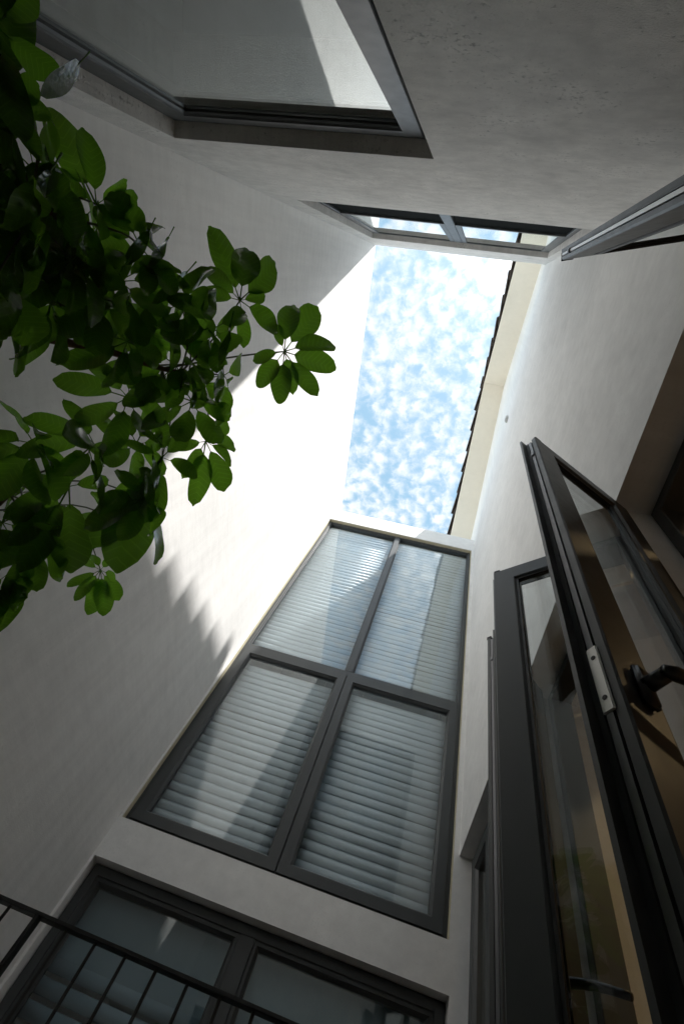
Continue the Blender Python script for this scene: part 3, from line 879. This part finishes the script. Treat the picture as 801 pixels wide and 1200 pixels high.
TIPS = {
    (333, 412): [(338, 344), (373, 357), (393, 388), (391, 428), (368, 459), (346, 457), (328, 467), (303, 449), (294, 416), (322, 379)],
    (281, 352): [(253, 266), (300, 274), (334, 306), (246, 309), (314, 346), (334, 384), (291, 404), (262, 394), (238, 337)],
    (241, 517): [(284, 514), (279, 537), (269, 568), (236, 583), (220, 556), (206, 522), (236, 486), (272, 493)],
    (118, 668): [(85, 683), (95, 698), (110, 714), (128, 715), (142, 700), (144, 677), (132, 652), (112, 640), (90, 650)],
    (10, 672): [(50, 703), (46, 722), (35, 744), (18, 762), (-6, 768), (49, 667), (-20, 700), (10, 720)],
    (190, 536): [(141, 641), (128, 622), (190, 601), (168, 604), (236, 552), (150, 512), (196, 478), (228, 500)],
    (81, 570): [(30, 628), (44, 654), (90, 660), (24, 556), (130, 560), (60, 512), (108, 520), (16, 596)],
    (113, 240): [(68, 140), (114, 157), (62, 200), (154, 214), (172, 238), (192, 266), (158, 270), (80, 290)],
    (0, 118): [(34, -30), (56, 96), (55, 182), (12, 62), (-40, 60), (-30, 190), (66, 128)],
}
rnd = random.Random(5)
nleaf = 0
LEAF_PARTS = []
for (u, v, rp, z, nl, tl, droop) in LEAVES:
    c = at(u, v, z)
    depth = (RT @ c).z
    L = 1.10 * rp * depth / FPX
    view = (-c).normalized()
    nrm = (Vector((0, 0, 1)) * (1 - tl * 0.75) + (-view) * tl * 0.75 + Vector((rnd.gauss(0, .16), rnd.gauss(0, .16), 0))).normalized()
    node = min(NODES, key=lambda q: (q - c).length + 0.15 * max(0, (c - q).z - 0.3))
    cand = sorted(NODES, key=lambda q: (q - c).length)
    node = cand[min(len(cand) - 1, rnd.randint(0, 5))]
    X = Vector((1, 0, 0)); X = (X - nrm * X.dot(nrm)).normalized(); Y = nrm.cross(X)
    fm = Matrix(((X.x, Y.x, nrm.x, c.x), (X.y, Y.y, nrm.y, c.y), (X.z, Y.z, nrm.z, c.z), (0, 0, 0, 1)))
    inv = fm.inverted()
    pm = (node + c) / 2 + Vector((rnd.gauss(0, .015), rnd.gauss(0, .015), 0.02 + 0.12 * (c - node).length))
    pp = smooth_path([inv @ node, inv @ pm, Vector((0, 0, 0))], 4)
    lf = MB().tube(pp, [0.0032 - 0.0012 * i / len(pp) for i in range(len(pp))], 6).build('leaf', 'petiole', plant, fm, True)
    LEAF_PARTS.append((lf, c))
    ph0 = rnd.uniform(0, 6.28)
    plan = []
    if (u, v) in TIPS:
        for (tu, tv_) in TIPS[(u, v)]:
            r_ = ray(tu, tv_)
            q = inv @ (r_ * (c.dot(nrm) / r_.dot(nrm)))
            dr = abs(rnd.gauss(0, 7)) + 4
            plan.append((math.atan2(q.y, q.x), math.hypot(q.x, q.y) * 1.06, dr))
    else:
        for k in range(nl):
            plan.append((ph0 + 2 * math.pi * (k + rnd.uniform(-.2, .2)) / nl, L * rnd.uniform(0.8, 1.1), droop + rnd.gauss(0, 11)))
    for (ph, sc, dg) in plan:
        if nleaf >= 286:
            break
        roll = rad(rnd.gauss(0, 14)) if rnd.random() > 0.12 else rad(rnd.choice((-1, 1)) * rnd.uniform(50, 80))
        if (u, v) in TIPS:
            roll = rad(rnd.gauss(0, 10))
        lm = Matrix.Rotation(ph, 4, 'Z') @ Matrix.Rotation(rad(dg), 4, 'Y') @ Matrix.Rotation(roll, 4, 'X') @ Matrix.Scale(sc, 4)
        o = bpy.data.objects.new('leaflet', rnd.choice(LEAFLETS))
        C.objects.link(o)
        place(o, lf, fm @ lm)
        nleaf += 1

# leaflets hanging on edge, their glossy upper side turned to the sky
for (u, v, lp, du, dv) in ((78, 92, 58, .1, 1), (42, 232, 84, .35, 1), (14, 352, 78, -.15, 1), (165, 288, 46, .1, 1), (190, 294, 40, .2, 1), (267, 402, 46, .2, 1),
                           (259, 446, 46, .1, 1), (228, 458, 32, .4, 1), (183, 550, 36, .2, 1), (176, 572, 40, -.3, 1), (116, 562, 44, .05, 1), (205, 336, 50, .3, 1)):
    lf, c0 = min(LEAF_PARTS, key=lambda q: (Vector((FPX * (RT @ q[1]).x / (RT @ q[1]).z + 400.5 - u, FPX * (RT @ q[1]).y / (RT @ q[1]).z + 600 - v))).length)
    c = at(u, v, max(0.8, c0.z - 0.06))
    L = lp * (RT @ c).z / FPX * 1.5
    nrm = (Vector((rnd.gauss(0, .06), 0.2 + rnd.gauss(0, .06), 1)).normalized() - c.normalized() * 1.03).normalized()
    ax = RT.transposed() @ Vector((du, dv, 0))
    X = (ax - nrm * ax.dot(nrm)).normalized(); Y = nrm.cross(X)
    o_ = c - X * L * 0.55
    lm = Matrix(((X.x, Y.x, nrm.x, o_.x), (X.y, Y.y, nrm.y, o_.y), (X.z, Y.z, nrm.z, o_.z), (0, 0, 0, 1))) @ Matrix.Scale(L, 4)
    o = bpy.data.objects.new('leaflet', rnd.choice(FLAT))
    C.objects.link(o)
    place(o, lf, lm)
# the crowded rear leaves by the wall, beyond the 300 shown singly
mass = MB()
rnd = random.Random(9)
for (u, v, rp, z) in ((20, 240, 96, 0.96), (-30, 90, 100, 0.9), (60, 300, 84, 1.08), (10, 360, 90, 0.98), (90, 340, 78, 1.14), (-30, 480, 80, 1.0), (-25, 560, 80, 1.0),
                      (-35, 400, 90, 0.92), (40, 200, 84, 1.02), (140, 330, 70, 1.2), (-10, 640, 80, 0.98), (-30, 700, 84, 0.95), (-40, -20, 100, 0.85), (110, 290, 72, 1.15)):
    c = at(u, v, z)
    L = 1.1 * rp * (RT @ c).z / FPX
    rot = Euler((rnd.gauss(0, .3), rnd.gauss(0, .3), rnd.uniform(0, 6.28))).to_matrix().to_4x4()
    for k in range(8):
        me = rnd.choice(LEAFLETS)
        lm = Matrix.Translation(c) @ rot @ Matrix.Rotation(2 * math.pi * (k + rnd.uniform(-.2, .2)) / 8, 4, 'Z') @ Matrix.Rotation(rad(24 + rnd.gauss(0, 14)), 4, 'Y') @ Matrix.Rotation(rad(rnd.gauss(0, 20)), 4, 'X') @ Matrix.Scale(L * rnd.uniform(.8, 1.1), 4)
        mass.add([lm @ w.co for w in me.vertices], [tuple(p.vertices) for p in me.polygons])
    nd = min(NODES, key=lambda q: (q - c).length)
    mass.tube([nd, (nd + c) / 2 + Vector((0, 0, .04)), c], [.003, .0025, .002], 5)
mo = mass.build('rear_foliage', 'leaf', plant, I4, True)
mo['kind'] = 'stuff'
